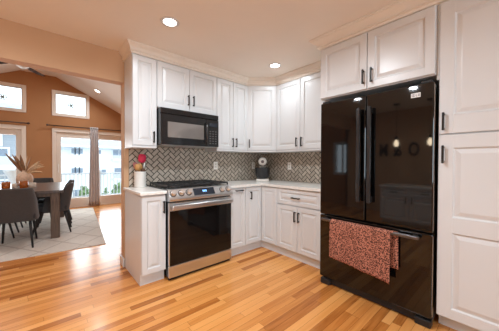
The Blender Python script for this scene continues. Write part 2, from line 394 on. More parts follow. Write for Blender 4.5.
# crown mouldings: one profile swept along the cabinet tops
def sweep(path, prof, name, m, label):
    mb = MB(); P = [Vector((x, y)) for x, y in path]; prev = None
    for i, p in enumerate(P):
        def nrm(a, b): d = (b-a).normalized(); return Vector((d.y, -d.x))
        if i == 0: n = nrm(P[0], P[1])
        elif i == len(P)-1: n = nrm(P[-2], P[-1])
        else:
            n1, n2 = nrm(P[i-1], p), nrm(p, P[i+1]); n = (n1+n2); n = n / (n.length_squared/2)
        r = mb.ring([(p.x+n.x*o, p.y+n.y*o, z) for o, z in prof])
        if prev: mb.bridge(prev, r, smooth=False)
        else: mb.cap(r[::-1])
        prev = r
    mb.cap(prev); return struct(name, mb, m, label)
CP = [(-0.02, 2.334), (0.012, 2.334), (0.014, 2.352), (0.022, 2.356), (0.022, 2.364), (0.019, 2.370), (0.028, 2.394), (0.044, 2.410), (0.048, 2.412), (0.048, 2.420), (0.056, 2.424), (0.054, 2.4395), (-0.02, 2.4395)]
U_F, U_X = 2.645, 2.595                             # carcass fronts of the wall cabinets (doors add 20 mm)
sweep([(0.70, YW-0.002), (0.70, U_F-0.004), (2.277, U_F-0.004), (U_X-0.004, 2.345), (U_X-0.004, 1.338)], CP, 'trim_1', 'crown', 'cream crown moulding over the wall cabinets')
CP2 = [(o*1.6 if o > 0.02 else o, z+0.006 if z < 2.43 else z) for o, z in CP]
sweep([(XW-0.002, 1.318), (2.13-0.004, 1.318), (2.13-0.004, -0.105)], CP2, 'trim_2', 'crown', 'cream crown moulding over the refrigerator cabinet and pantry')

# herringbone backsplash: real tiles on dark grout
def clip(poly, x0, x1, z0, z1):
    for ax, lim, sg in ((0, x0, 1), (0, x1, -1), (1, z0, 1), (1, z1, -1)):
        out = []
        for i in range(len(poly)):
            a, b = poly[i], poly[(i+1) % len(poly)]
            da, db = (a[ax]-lim)*sg, (b[ax]-lim)*sg
            if da >= 0: out.append(a)
            if da*db < 0:
                t = da/(da-db); out.append((a[0]+(b[0]-a[0])*t, a[1]+(b[1]-a[1])*t))
        poly = out
        if len(poly) < 3: return []
    return poly
def herringbone(w, z0, z1, T, ph=0.0):
    mb = MB(T); u = 0.050; g = 0.0047; s2 = math.sqrt(0.5); n = int((w+1)/u)+4
    for i in range(-n, n):
        for j in range(-n, n):
            k = (i-j) % 4
            if k == 0: q = (i*u, j*u, (i+2)*u, (j+1)*u)
            elif k == 3: q = (i*u, j*u, (i+1)*u, (j+2)*u)
            else: continue
            a0, b0, a1, b1 = q[0]+g, q[1]+g, q[2]-g, q[3]-g
            pl = [((a-b)*s2+ph, (a+b)*s2+z0) for a, b in ((a0, b0), (a1, b0), (a1, b1), (a0, b1))]
            pl = clip(pl, 0.001, w-0.001, z0+0.001, z1-0.001)
            if len(pl) < 3: continue
            ar = abs(sum(pl[t][0]*pl[(t+1) % len(pl)][1]-pl[(t+1) % len(pl)][0]*pl[t][1] for t in range(len(pl))))/2
            if ar < 2e-5: continue
            mb.prism(pl, -0.006, -0.001, 'y')
    return mb
T0 = Matrix.Translation((0.745, YW-0.004, 0))
r = thing('trim_3', None, None, (0, 0, 0)); r['kind'] = 'structure'; r['label'] = 'taupe herringbone tile backsplash behind the range'
herringbone(XW-0.745-0.007, 0.915, 1.80, T0).build('herringbone_tile', 'tile', r)
MB(T0).box(0, XW-0.745-0.007, -0.003, 0.003, 0.915, 1.80).build('grout', 'grout', r)
T1 = Matrix.Translation((XW-0.004, YW-0.012, 0)) @ Matrix.Rotation(-PI/2, 4, 'Z')
r = thing('trim_4', None, None, (0, 0, 0)); r['kind'] = 'structure'; r['label'] = 'taupe herringbone tile backsplash between the mixer corner and the refrigerator'
herringbone(1.60, 0.915, 1.40, T1, 0.01).build('herringbone_tile', 'tile', r)
MB(T1).box(0, 1.60, -0.003, 0.003, 0.915, 1.40).build('grout', 'grout', r)

# ------------------------------------------------------------------ cabinets (local: x to the right, front towards -y)
def door_mesh(mb, x0, x1, z0, z1, stile=0.055, rails=None, yb=0.0, t=0.02):
    g = 0.0027; x0 += g; x1 -= g; z0 += g; z1 -= g; yf = yb-t
    rl = rails or [(z0, z0+stile), (z1-stile, z1)]
    rl = [(max(z0, a), min(z1, b)) for a, b in rl]
    b = 0.0022
    mb.box(x0, x0+stile, yf, yb, z0, z1, b); mb.box(x1-stile, x1, yf, yb, z0, z1, b)
    for a, c in rl: mb.box(x0+stile-0.002, x1-stile+0.002, yf+0.0004, yb, a, c, b)
    for (a, c), (d, e) in zip(rl[:-1], rl[1:]):
        px0, px1, pz0, pz1 = x0+stile, x1-stile, c, d
        lim = min(px1-px0, pz1-pz0)
        steps = [(0.0, yf+0.001), (0.007, yf+0.010), (0.013, yf+0.010), (min(0.036, lim*0.36), yf+0.002), (min(0.040, lim*0.38), yf+0.001)]
        prev = None
        for ins, y in steps:
            rr = mb.ring([(px0+ins, y, pz0+ins), (px1-ins, y, pz0+ins), (px1-ins, y, pz1-ins), (px0+ins, y, pz1-ins)])
            if prev: mb.bridge(prev, rr, smooth=False)
            prev = rr
        mb.cap(prev)
def pull(parent, x, z, M=None, L=0.125, horiz=False, yf=-0.02, name='handle'):
    mb = MB(M); h = L/2
    if horiz:
        for s in (-1, 1): mb.box(x+s*(h-0.012)-0.006, x+s*(h-0.012)+0.006, yf-0.026, yf, z-0.006, z+0.006, 0.002)
        mb.box(x-h, x+h, yf-0.034, yf-0.022, z-0.007, z+0.007, 0.003)
    else:
        for s in (-1, 1): mb.box(x-0.006, x+0.006, yf-0.026, yf, z+s*(h-0.012)-0.006, z+s*(h-0.012)+0.006, 0.002)
        mb.box(x-0.007, x+0.007, yf-0.034, yf-0.022, z-h, z+h, 0.003)
    return mb.build(name, 'bronze', parent)
def door(parent, x0, x1, z0, z1, M=None, stile=0.055, rails=None, pulls=(), name='door', L=0.125):
    mb = MB(M); door_mesh(mb, x0, x1, z0, z1, stile, rails); d = mb.build(name, 'white', parent)
    for px, pz, hz in pulls: pull(d, px, pz, M, L, hz)
    return d

BF, BX = 2.356, 2.306        # carcass fronts of the base cabinets
KZ, BT = 0.112, 0.882        # toe kick height and top of the carcass
DB = YW-BF-0.012
g_b = 'white base cabinets'; g_u = 'white wall cabinets'
# narrow base cabinet at the open end
r = thing('base_cabinet', 'narrow white base cabinet at the open end, one tall door beside the range', 'cabinet', (0.70, BF, 0), 0, g_b)
mb = MB(); mb.box(0.0, 0.234, 0, DB, KZ, BT); mb.box(0, 0.018, 0.034, DB, 0, KZ); mb.build('body', 'white', r)
mb = MB(); mb.box(0.018, 0.234, 0.034, 0.05, 0, KZ-0.002); mb.build('toe_kick', 'white', r)
door(r, 0.0, 0.234, KZ, 0.873, stile=0.050, pulls=((0.208, 0.752, False),))
# pull-out next to the range
r = thing('base_cabinet', 'slim white pull-out base cabinet between the range and the corner doors', 'cabinet', (1.730, BF, 0), 0, g_b)
MB().box(0, 0.263, 0, DB, KZ, BT).build('body', 'white', r); MB().box(0, 0.263, 0.034, 0.05, 0, KZ-0.002).build('toe_kick', 'white', r)
door(r, 0.0, 0.263, KZ, 0.873, stile=0.050, pulls=((0.150, 0.843, True),))
# corner cabinet, two doors meeting at the inside corner
r = thing('base_cabinet', 'white corner base cabinet whose two tall doors meet in the inside corner', 'cabinet', (1.995, BF, 0), 0, g_b)
cw = BX-1.995; cx = XW-1.995-0.012
MB().prism([(0, 0), (cw, 0), (cw, -0.305), (cx, -0.305), (cx, DB), (0, DB)], KZ, BT).build('body', 'white', r)
MB().prism([(0, 0.034), (cw+0.034, 0.034), (cw+0.034, -0.305), (cw+0.05, -0.305), (cw+0.05, 0.05), (0, 0.05)], 0, KZ-0.002).build('toe_kick', 'white', r)
door(r, 0.0, cw-0.020, KZ, 0.873, stile=0.052, pulls=((0.085, 0.762, False),), L=0.105)
MR = Matrix.Translation((cw, -0.020, 0)) @ Matrix.Rotation(-PI/2, 4, 'Z')
door(r, 0.0, 0.285, KZ, 0.873, MR, stile=0.052)
# drawer base before the refrigerator
r = thing('base_cabinet', 'white base cabinet with one drawer over two doors, next to the black refrigerator', 'cabinet', (BX, 2.050, 0), -PI/2, g_b)
MB().box(0, 0.70, 0, XW-BX-0.012, KZ, BT).build('body', 'white', r); MB().box(0, 0.70, 0.034, 0.05, 0, KZ-0.002).build('toe_kick', 'white', r)
d = door(r, 0.0, 0.650, 0.676, 0.873, stile=0.045, name='drawer', pulls=((0.310, 0.772, True),))
door(r, 0.0, 0.325, KZ, 0.668, pulls=((0.243+0.055, 0.546, False),)); door(r, 0.325, 0.650, KZ, 0.668, pulls=((0.327+0.027, 0.546, False),))

UB, UT, DT = 1.356, 2.436, 2.326
DU = YW-U_F-0.012
# (doors hang from just above the light rail to just under the crown)
r = thing('wall_cabinet', 'narrow white wall cabinet at the open end, hung over the utensil crock', 'cabinet', (0.70, U_F, UB), 0, g_u)
MB().box(0, 0.250, 0, DU, 0, UT-UB).build('body', 'white', r); MB().box(0, 0.250, -0.014, 0, 0, 0.022).build('light_rail', 'white', r)
door(r, 0.0, 0.250, 0.024, DT-UB, stile=0.052, pulls=((0.212, 0.118, False),))
r = thing('wall_cabinet', 'short two-door white cabinet mounted above the microwave', 'cabinet', (0.952, U_F, 1.812), 0, g_u)
MB().box(0, 0.785, 0, DU, 0, UT-1.812).build('body', 'white', r)
door(r, 0.0, 0.392, 0.004, DT-1.812, pulls=((0.370, 0.133, False),)); door(r, 0.392, 0.785, 0.004, DT-1.812, pulls=((0.437, 0.133, False),))
r = thing('wall_cabinet', 'tall two-door white wall cabinet between the microwave and the corner', 'cabinet', (1.739, U_F, UB), 0, g_u)
MB().box(0, 0.540, 0, DU, 0, UT-UB).build('body', 'white', r); MB().box(0, 0.540, -0.014, 0, 0, 0.022).build('light_rail', 'white', r)
door(r, 0.0, 0.270, 0.024, DT-UB, stile=0.052, pulls=((0.252, 0.122, False),)); door(r, 0.270, 0.540, 0.024, DT-UB, stile=0.052, pulls=((0.316, 0.122, False),))
# diagonal corner cabinet
p0, p1 = Vector((2.279, U_F)), Vector((U_X, 2.345)); dl = (p1-p0).length; da = math.atan2(p1.y-p0.y, p1.x-p0.x)
r = thing('wall_cabinet', 'single-door white wall cabinet set diagonally across the corner', 'cabinet', (p0.x, p0.y, UB), da, g_u)
inv = Matrix.Rotation(-da, 2); loc = lambda x, y: tuple(inv @ (Vector((x, y))-p0))
MB().prism([(0, 0), (dl, 0), loc(XW-0.012, 2.345), loc(XW-0.012, YW-0.012), loc(2.279, YW-0.012)], 0, UT-UB).build('body', 'white', r)
MB().box(0.006, dl-0.006, -0.014, 0, 0, 0.022).build('light_rail', 'white', r)
door(r, 0.008, dl-0.008, 0.024, DT-UB, pulls=((0.040, 0.122, False),))
r = thing('wall_cabinet', 'wide two-door white wall cabinet between the corner and the refrigerator', 'cabinet', (U_X, 2.343, UB), -PI/2, g_u)
MB().box(0, 1.00, 0, XW-U_X-0.012, 0, UT-UB).build('body', 'white', r); MB().box(0, 1.00, -0.014, 0, 0, 0.022).build('light_rail', 'white', r)
door(r, 0.0, 0.438, 0.024, DT-UB, stile=0.06, pulls=((0.391, 0.122, False),)); door(r, 0.438, 0.876, 0.024, DT-UB, stile=0.06, pulls=((0.450+0.022, 0.122, False),))
# over the refrigerator, with its side panel
OZ = 1.836
r = thing('wall_cabinet', 'deep two-door white cabinet directly above the black refrigerator', 'cabinet', (2.13, 1.318, OZ), -PI/2, g_u)
MB().box(0, 0.934, 0, XW-2.13-0.012, 0, UT-OZ).build('body', 'white', r)
MB().box(0, 0.024, 0.07, XW-2.13-0.012, -OZ, 0).build('side_panel', 'white', r)
door(r, 0.004, 0.459, 0.006, 2.333-OZ, stile=0.06, pulls=((0.432, 0.112, False),)); door(r, 0.459, 0.930, 0.006, 2.333-OZ, stile=0.06, pulls=((0.500, 0.112, False),))
# pantry
r = thing('pantry_cabinet', 'tall white pantry cabinet with an upper and a lower door beside the refrigerator', 'cabinet', (2.14, 0.368, 0), -PI/2)
PW = 0.47
mb = MB(); mb.box(0, PW, 0, XW-2.14-0.012, 0.11, UT); mb.box(-0.0145, 0.001, 0.0, 0.4, 1.80, UT); mb.build('body', 'white', r); MB().box(0, PW, 0.085, 0.10, 0, 0.108).build('toe_kick', 'white', r)
door(r, 0.002, PW, 1.405, 2.333, stile=0.080, rails=[(1.405, 1.535), (2.235, 2.333)], pulls=((0.032, 1.492, False),))
door(r, 0.002, PW, 0.112, 1.400, stile=0.080, rails=[(0.112, 0.185), (0.715, 0.825), (1.305, 1.400)], pulls=((0.032, 1.262, False),))

# ------------------------------------------------------------------ countertops
mb = MB(); mb.box(0.682, 0.9385, 2.314, YW-0.012, 0.883, 0.914, 0.004)
tag(mb.build('countertop', 'quartz'), 'short pale quartz countertop holding the utensil crock', 'countertop')
mb = MB(); mb.prism([(1.7245, YW-0.012), (1.7245, 2.314), (2.264, 2.314), (2.264, 1.352), (XW-0.012, 1.352), (XW-0.012, YW-0.012)], 0.883, 0.914)
tag(mb.build('countertop', 'quartz'), 'L-shaped pale quartz countertop turning the corner under the mixer', 'countertop')

# ------------------------------------------------------------------ range
RX0, RW, RY = 0.942, 0.779, 2.278
r = thing('gas_range', 'stainless steel slide-in gas range with black oven window', 'range', (RX0, RY, 0))
dp = YW-RY-0.02
mb = MB(); mb.box(0.004, RW-0.004, 0.03, dp, 0.03, 0.905); mb.build('body', 'mwblack', r)
mb = MB(); mb.box(0.0, RW, 0.0, 0.03, 0.032, 0.150, 0.004); mb.build('drawer', 'steel', r)
MB().box(0.01, RW-0.01, 0.02, 0.05, 0.008, 0.034).build('kick_plate', 'black', r)
for x in (0.03, RW-0.03):
    for y in (0.06, dp-0.06): MB().lathe([(0.018, 0), (0.018, 0.03)], 10, (x, y, 0)).build('foot', 'black', r)
mb = MB(); mb.box(0.0, RW, 0.0, 0.03, 0.156, 0.790, 0.004); d = mb.build('oven_door', 'steel', r)
MB().box(0.008, RW-0.008, -0.004, 0.002, 0.158, 0.708, 0.002).build('door_glass', 'blackglass', d)
mb = MB()
for x in (0.05, RW-0.05): mb.box(x-0.012, x+0.012, -0.048, 0.002, 0.735, 0.760, 0.004)
mb.box(0.012, RW-0.012, -0.060, -0.036, 0.722, 0.772, 0.010, 3); mb.build('door_handle', 'steel', d)
# sloping control panel
mb = MB(); mb.prism([(0.03, 0.803), (-0.016, 0.806), (-0.022, 0.826), (-0.018, 0.842), (0.030, 0.922), (0.045, 0.928), (0.08, 0.928), (0.08, 0.803)], 0.0, RW, 'x')
cp = mb.build('control_panel', 'steel', r)
ct = Vector((0.0, 0.048, 0.080)).normalized(); cn = Vector((0, -ct.z, ct.y))
def onp(x, t): return Vector((x, -0.018, 0.842)) + ct*t
for x in (0.044, 0.132, 0.216, 0.640, 0.728):
    c = onp(x, 0.046); mb = MB(); MB().tube([c - cn*0.001, c + cn*0.004], 0.034, 20).build('knob_collar', 'black', cp); pr = [(0.003, 0.029), (0.008, 0.029), (0.012, 0.0265), (0.040, 0.024), (0.043, 0.021)]
    mb.tube([c + cn*h for h, _ in pr], [q for _, q in pr], 20); mb.build('knob', 'chrome', cp, smooth=None)
Mp = Matrix((( 1, ct.x, cn.x, 0), (0, ct.y, cn.y, 0), (0, ct.z, cn.z, 0), (0, 0, 0, 1))); Mp.translation = onp(0, 0)
MB(Mp).box(0.272, 0.535, 0.004, 0.088, -0.001, 0.002, 0.001).build('display', 'screen', cp)
mb = MB(Mp)
for k, (a, w) in enumerate(((0.384, 0.008), (0.398, 0.010), (0.413, 0.004), (0.422, 0.010))): mb.box(a, a+w, 0.040, 0.062, 0.002, 0.0028)
mb.build('clock_light', 'blue', cp)
# cooktop, burners and grates
mb = MB(); mb.box(-0.004, RW+0.004, 0.040, dp, 0.914, 0.926, 0.003); mb.build('cooktop', 'mwblack', r)
for k, (bx, by, br) in enumerate(((0.14, 0.17, 0.05), (0.14, 0.45, 0.042), (0.39, 0.31, 0.055), (0.64, 0.17, 0.05), (0.64, 0.45, 0.042))):
    MB().lathe([(br, 0.926), (br, 0.934), (br*0.8, 0.937), (br*0.72, 0.944), (br*0.1, 0.946)], 20, (bx, by, 0)).build('burner', 'iron', r)
for a, b in ((0.012, 0.262), (0.266, 0.514), (0.518, 0.768)):
    mb = MB(); z0, z1, t = 0.946, 0.962, 0.006
    for x in (a+t, b-t): mb.box(x-t, x+t, 0.06, 0.60, z0, z1, 0.002)
    for y in (0.066, 0.20, 0.33, 0.46, 0.594): mb.box(a, b, y-t, y+t, z0, z1, 0.002)
    m_ = (a+b)/2; mb.box(m_-t*0.8, m_+t*0.8, 0.06, 0.60, z0, z1, 0.002)
    for x in (a+t, b-t):
        for y in (0.066, 0.594): mb.box(x-t, x+t, y-t, y+t, 0.925, z0)
    mb.build('grate', 'iron', r)

# ------------------------------------------------------------------ microwave over the range
MX, MYF, MZ = 0.958, 2.53, 1.393
r = thing('microwave', 'black over-range microwave hung under the short cabinet', 'microwave', (MX, MYF, MZ))
MW_, MH, MD = 0.745, 0.405, YW-2.53-0.014
MB().box(0, MW_, 0.03, MD, 0.004, MH).build('body', 'mwblack', r)
mb = MB(); mb.box(0.0, MW_, 0.004, 0.03, MH-0.060, MH, 0.004)
for k in range(3): mb.box(0.02, MW_-0.02, 0.0, 0.006, MH-0.046+k*0.012, MH-0.041+k*0.012)
mb.build('vent_grille', 'mwblack', r)
mb = MB(); mb.box(0.0, 0.560, 0.0, 0.03, 0.004, MH-0.064, 0.005); d = mb.build('door', 'mwblack', r)
MB().box(0.075, 0.528, -0.002, 0.004, 0.085, 0.258, 0.002).build('window_pane', 'mwglass', d)
mb = MB(); mb.tube([(0.553, 0.0, 0.05), (0.553, -0.03, 0.07), (0.553, -0.036, 0.17), (0.553, -0.03, 0.27), (0.553, 0.0, 0.29)], 0.011, 10); mb.build('door_handle', 'fridgeh', d)
mb = MB(); mb.box(0.564, MW_, 0.0, 0.03, 0.004, MH-0.064, 0.005); d = mb.build('control_panel', 'mwblack', r)
mb = MB()
for i in range(3):
    for j in range(6): mb.box(0.608+i*0.040, 0.630+i*0.040, -0.0012, 0.001, 0.040+j*0.030, 0.050+j*0.030)
mb.build('button_pad', 'greyp', d); MB().box(0.604, 0.722, -0.0015, 0.001, 0.255, 0.300).build('display', 'screen', d)
mb = MB(); mb.box(0.02, MW_-0.02, 0.02, MD-0.02, 0.0, 0.006); mb.build('bottom_plate', 'steel', r)

# ------------------------------------------------------------------ refrigerator (local: x to the right, front at y=0)
FX, FY = 2.081, 1.289
r = thing('refrigerator', 'glossy black french-door refrigerator with bottom freezer drawer', 'refrigerator', (FX, FY, 0), -PI/2)
FW, FH, FS = 0.905, 1.783, 0.692
MB().box(0.006, FW-0.006, 0.075, XW-FX-0.04, 0.035, FH-0.012, 0.006).build('body', 'fridgegray', r)
def fdoor(x0, x1, z0, z1, nm):
    return MB().box(x0, x1, 0.0, 0.068, z0, z1, 0.010, 3).build(nm, 'fridge', r)
d1 = fdoor(0.0, 0.4345, FS+0.004, FH, 'door'); d2 = fdoor(0.4385, FW, FS+0.004, FH, 'door'); d3 = fdoor(0.0, FW, 0.075, FS-0.004, 'freezer_drawer')
for d, x in ((d1, 0.393), (d2, 0.482)):
    mb = MB()
    for z in (0.895, 1.64): mb.box(x-0.012, x+0.012, -0.045, 0.002, z-0.022, z+0.022, 0.004)
    mb.box(x-0.016, x+0.016, -0.060, -0.032, 0.862, 1.672, 0.008, 2); mb.build('handle', 'fridgeh', d)
mb = MB()
for x in (0.075, 0.805): mb.box(x-0.018, x+0.018, -0.045, 0.002, 0.643, 0.667, 0.004)
mb.box(0.045, 0.835, -0.058, -0.032, 0.642, 0.668, 0.007, 2); tag(mb.build('handle', 'darksteel', d3), 'dark grey metal handle')
mb = MB(); mb.box(FW-0.001, FW+0.0015, 0.012, 0.026, FS+0.02, FH-0.02); mb.build('edge_trim', 'chrome', d2)
mb = MB(); mb.box(FW-0.001, FW+0.0015, 0.012, 0.026, 0.09, FS-0.02); mb.build('edge_trim', 'chrome', d3)
MB().box(0.03, FW-0.03, 0.03, 0.08, 0.014, 0.072).build('base_grille', 'black', r)
for x in (0.055, FW-0.055):
    MB().box(x-0.05, x+0.05, 0.005, 0.075, 0.0, 0.055, 0.008, 2).build('foot_cover', 'black', r)
for x in (0.05, FW-0.05): MB().box(x-0.035, x+0.035, 0.01, 0.10, FH-0.001, FH+0.018, 0.005).build('hinge_cover', 'black', r)
lx, lz = 0.764, 1.687
lg = MB().box(lx, lx+0.060, -0.0015, 0.001, lz, lz+0.033, 0.0005).build('logo_plate', 'logo', d2)
mb = MB(); q = 18; c = (lx+0.016, lz+0.0165)
for a in range(q):
    t0, t1 = 2*PI*a/q+0.5, 2*PI*(a+0.8)/q+0.5
    if a > 15: continue
    ro, ri = 0.0105, 0.0075
    mb.prism([(c[0]+ro*math.cos(t0), c[1]+ro*math.sin(t0)), (c[0]+ro*math.cos(2*PI*(a+1)/q+0.5), c[1]+ro*math.sin(2*PI*(a+1)/q+0.5)), (c[0]+ri*math.cos(2*PI*(a+1)/q+0.5), c[1]+ri*math.sin(2*PI*(a+1)/q+0.5)), (c[0]+ri*math.cos(t0), c[1]+ri*math.sin(t0))], -0.0024, -0.001, 'y')
mb.box(c[0]-0.0015, c[0]+0.0015, -0.0024, -0.001, c[1]-0.005, c[1]+0.006); mb.box(c[0]-0.0015, c[0]+0.005, -0.0024, -0.001, c[1]-0.005, c[1]-0.002)
# letters L and G beside the round mark
for q in ((0.031, 0.034, 0.008, 0.025), (0.031, 0.041, 0.008, 0.011), (0.045, 0.048, 0.009, 0.024), (0.047, 0.056, 0.022, 0.025), (0.047, 0.056, 0.008, 0.011), (0.053, 0.056, 0.009, 0.017), (0.050, 0.056, 0.015, 0.0175)):
    mb.box(lx+q[0], lx+q[1], -0.0024, -0.001, lz+q[2], lz+q[3])
mb.build('logo_mark', 'logog', d2)
MB().box(0.395, 0.455, -0.0012, 0.001, 0.335, 0.343).build('name_strip', 'greyp', d3)

# towel draped over the freezer handle
def towel():
    mb = MB(); nu, nv = 40, 44
    sec = []
    hx, hz = FX-0.045, 0.662
    Lf, Lb, rr = 0.36, 0.30, 0.019
    for j in range(nv+1):
        t = j/nv*(Lf+Lb+PI*rr) - Lb
        sec.append(t)
    rows = []
    for j, t in enumerate(sec):
        row = []
        for i in range(nu+1):
            u = i/nu
            lb = Lb; 
            tt = t
            if t > 0: tt = t*(0.955+0.14*u)
            elif t < 0: tt = t*(0.95)
            if tt < 0: x, z = hx+rr, hz+tt; y = 1.112-0.522*u
            elif tt < PI*rr: a = tt/rr; x, z = hx+rr*math.cos(a), hz+rr*math.sin(a)*0.6+0.006*0; k = tt/(PI*rr); y = 1.112-0.522*u + k*0.032 + 0.0*u
            else:
                s = tt-PI*rr; wv = 0.005*math.sin(u*13+1)*min(1, s/0.2)
                x, z = hx-rr-0.002-wv-0.012*s, hz-s; y = 1.144-0.510*u - 0.0*s
            row.append(mb.v((x, y, z)))
        rows.append(row)
    for a, b in zip(rows[:-1], rows[1:]): mb.bridge(a, b, closed=False)
    o = mb.build('dish_towel', 'towel', None, smooth=True)
    s = o.modifiers.new('thickness', 'SOLIDIFY'); s.thickness = 0.003; s.offset = 0
    tag(o, 'terracotta printed dish towel draped over the freezer handle', 'towel')
towel()

# ------------------------------------------------------------------ things on the counters
KX, KY, KZc = 0.838, 2.845, 0.914
r = thing('utensil_crock', 'white ceramic utensil crock on the short counter', 'crock', (KX, KY, KZc))
MB().lathe([(0.058, 0), (0.062, 0.004), (0.063, 0.170), (0.065, 0.178), (0.060, 0.180), (0.057, 0.170), (0.056, 0.012), (0.01, 0.010)], 28).build('body', 'ceramic', r)
def utensil(name, label, cat, base, tip, head):
    o = thing(name, label, cat, (KX, KY, KZc), 0, 'cooking utensils in the white crock')
    return o
def lean(a, b): a, b = Vector(a), Vector(b); return a, b
# pink-red silicone spatula
def flat_head(mb, c, d, w, l, t, prof):
    d = d.normalized(); s = Vector((1, 0, 0)); s = (s-d*s.dot(d)).normalized(); n = d.cross(s)
    prev = None
    for a, ww in prof:
        p = c+d*(a*l); r = mb.ring([p+s*ww*w*0.5+n*t*0.5, p-s*ww*w*0.5+n*t*0.5, p-s*ww*w*0.5-n*t*0.5, p+s*ww*w*0.5-n*t*0.5])
        if prev: mb.bridge(prev, r)
        else: mb.cap(r[::-1])
        prev = r
    mb.cap(prev)
def make_utensil(name, label, cat, base, top, w, l, prof, hm, m, dz=0.012):
    r = thing(name, label, cat, (KX, KY, KZc), 0, 'cooking utensils in the white crock')
    a, b = Vector(base), Vector(top); mb = MB(); mb.tube([a, (a+b)/2, b], [0.006, 0.006, 0.005], 10); mb.build('handle', hm, r)
    mb = MB(); flat_head(mb, b-(b-a).normalized()*0.01, b-a, w, l, 0.010, prof); mb.build('head', m, r); return r
SP = [(0, 0.25), (0.12, 0.75), (0.3, 1), (0.75, 1), (0.93, 0.85), (1, 0.6)]
make_utensil('spatula', 'pink-red silicone spatula standing tallest in the crock', 'utensil', (-0.006, -0.012, 0.014), (0.022, 0.01, 0.290), 0.082, 0.098, SP, 'spoond', 'red')
make_utensil('wooden_spoon', 'pale bamboo spoon with a broad square head in the crock', 'utensil', (0.016, -0.020, 0.014), (-0.020, -0.03, 0.200), 0.078, 0.080, SP, 'spoon', 'spoon')
make_utensil('wooden_spoon', 'dark walnut spoon leaning in front in the crock', 'utensil', (0.030, -0.004, 0.016), (0.022, -0.034, 0.160), 0.042, 0.065, SP, 'spoond', 'spoond')
make_utensil('ladle', 'slim steel server leaning beside the pink spatula', 'utensil', (0.012, 0.034, 0.014), (0.046, 0.030, 0.20), 0.030, 0.090, SP, 'chrome', 'chrome')
make_utensil('spatula', 'small dusty-pink spatula leaning against the tiles at the crock rim', 'utensil', (-0.02, 0.03, 0.014), (-0.040, 0.035, 0.22), 0.040, 0.075, SP, 'spoond', mat('dusty_pink', (0.45, 0.16, 0.16), 0.5))

# stand mixer in the corner, facing the room
mxr = thing('stand_mixer', 'cream stand mixer with a black bowl in the counter corner', 'mixer', (2.63, 2.665, 0.914), math.radians(-45))
mb = MB(); mb.box(-0.10, 0.10, -0.16, 0.15, 0.0, 0.035, 0.016, 3); mb.build('base', 'mixw', mxr, smooth=None)
mb = MB(); mb.tube([(0, 0.10, 0.03), (0, 0.11, 0.12), (0, 0.10, 0.22), (0, 0.08, 0.27)], [0.06, 0.048, 0.052, 0.06], 20); mb.build('column', 'mixw', mxr)
mb = MB(); mb.tube([(0, 0.15, 0.30), (0, 0.12, 0.30), (0, 0.0, 0.302), (0, -0.10, 0.300), (0, -0.145, 0.298), (0, -0.155, 0.298)], [0.035, 0.062, 0.070, 0.066, 0.052, 0.03], 24); hd = mb.build('head', 'mixw', mxr)
MB().lathe([(0.070, 0.0), (0.071, 0.010), (0.070, 0.012)], 24, (0, -0.05, 0.292), 'y').build('trim_band', 'black', hd)
MB().lathe([(0.024, -0.162), (0.024, -0.150)], 18, (0, 0, 0.300), 'y').build('hub_cap', 'darksteel', hd)
MB().lathe([(0.022, 0.215), (0.022, 0.245)], 16, (0, -0.06, 0)).build('attachment_shaft', 'chrome', hd)
mb = MB(); mb.lathe([(0.050, 0.036), (0.062, 0.040), (0.105, 0.070), (0.116, 0.120), (0.121, 0.205), (0.123, 0.208), (0.117, 0.207), (0.110, 0.132), (0.05, 0.06)], 30, (0, -0.075, 0)); mb.build('bowl', 'bowl', mxr)

def outlet(loc, rz, label, sw=False):
    o = thing('wall_outlet', label, 'outlet', loc, rz, 'white outlets on the tile backsplash')
    MB().box(-0.035, 0.035, -0.006, 0, -0.057, 0.057, 0.002).build('cover_plate', 'plate', o)
    for z in (-0.020, 0.020):
        mb = MB(); mb.box(-0.016, 0.016, -0.0085, -0.005, z-0.014, z+0.014, 0.003); p = mb.build('socket', 'ceramic', o)
        mb = MB(); mb.box(-0.007, -0.005, -0.009, -0.008, z-0.004, z+0.006); mb.box(0.005, 0.007, -0.009, -0.008, z-0.004, z+0.006); mb.build('slot', 'black', p)
outlet((1.922, YW-0.0105, 1.153), 0, 'white wall outlet on the tiles between the range and the mixer')
outlet((2.680, YW-0.0105, 1.150), 0, 'white wall outlet on the tiles just behind the mixer')
outlet((XW-0.0105, 2.338, 1.148), -PI/2, 'white wall outlet on the tiles between the mixer and the refrigerator')

# ------------------------------------------------------------------ recessed lights
def can(x, y, label, z=CZ, tilt=0.0, power=None, grp='recessed ceiling lights in the kitchen'):
    o = thing('recessed_light', label, 'ceiling light', (x, y, z), 0, grp); o.rotation_euler = (0, tilt, 0)
    MB().lathe([(0.052, -0.001), (0.078, -0.001), (0.080, -0.005), (0.076, -0.008), (0.058, -0.008), (0.052, -0.004)], 28).build('trim_ring', 'white', o)
    MB().lathe([(0.055, -0.002), (0.055, -0.006), (0.050, -0.007)], 28).build('lens', 'lens', o)
    d = bpy.data.lights.new('recessed_lamp', 'AREA'); d.shape = 'DISK'; d.size = 0.10; d.energy = power or CAN_POWER; d.color = WARM; d.spread = 2.9
    l = bpy.data.objects.new('recessed_lamp', d); l.location = (0, 0, -0.010); l.parent = o; COL.objects.link(l)
can(0.85, 2.03, 'round recessed ceiling light in front of the narrow wall cabinet', power=3.8)
can(2.225, 2.04, 'round recessed ceiling light in front of the corner cabinet', power=3.8)
for x, y, n, pw in ((-0.41, 2.03, 'added as unseen fill beside the dining opening', 6), (0.85, 1.12, 'added as unseen fill above the middle of the kitchen', 20), (-0.41, 1.12, 'above the kitchen island', 10), (0.85, -1.2, 'added as unseen fill near the rear window', 3), (-0.41, -1.2, 'added as unseen fill at the island end of the rear window', 3)):  # unseen cans added as fill, except the one above the island
    can(x, y, 'round recessed ceiling light ' + n, power=pw)
can(1.026, 6.84, 'recessed light in the sloped dining ceiling', zl(1.026)-0.001, math.atan(0.5), 9, 'recessed lights in the dining ceiling')
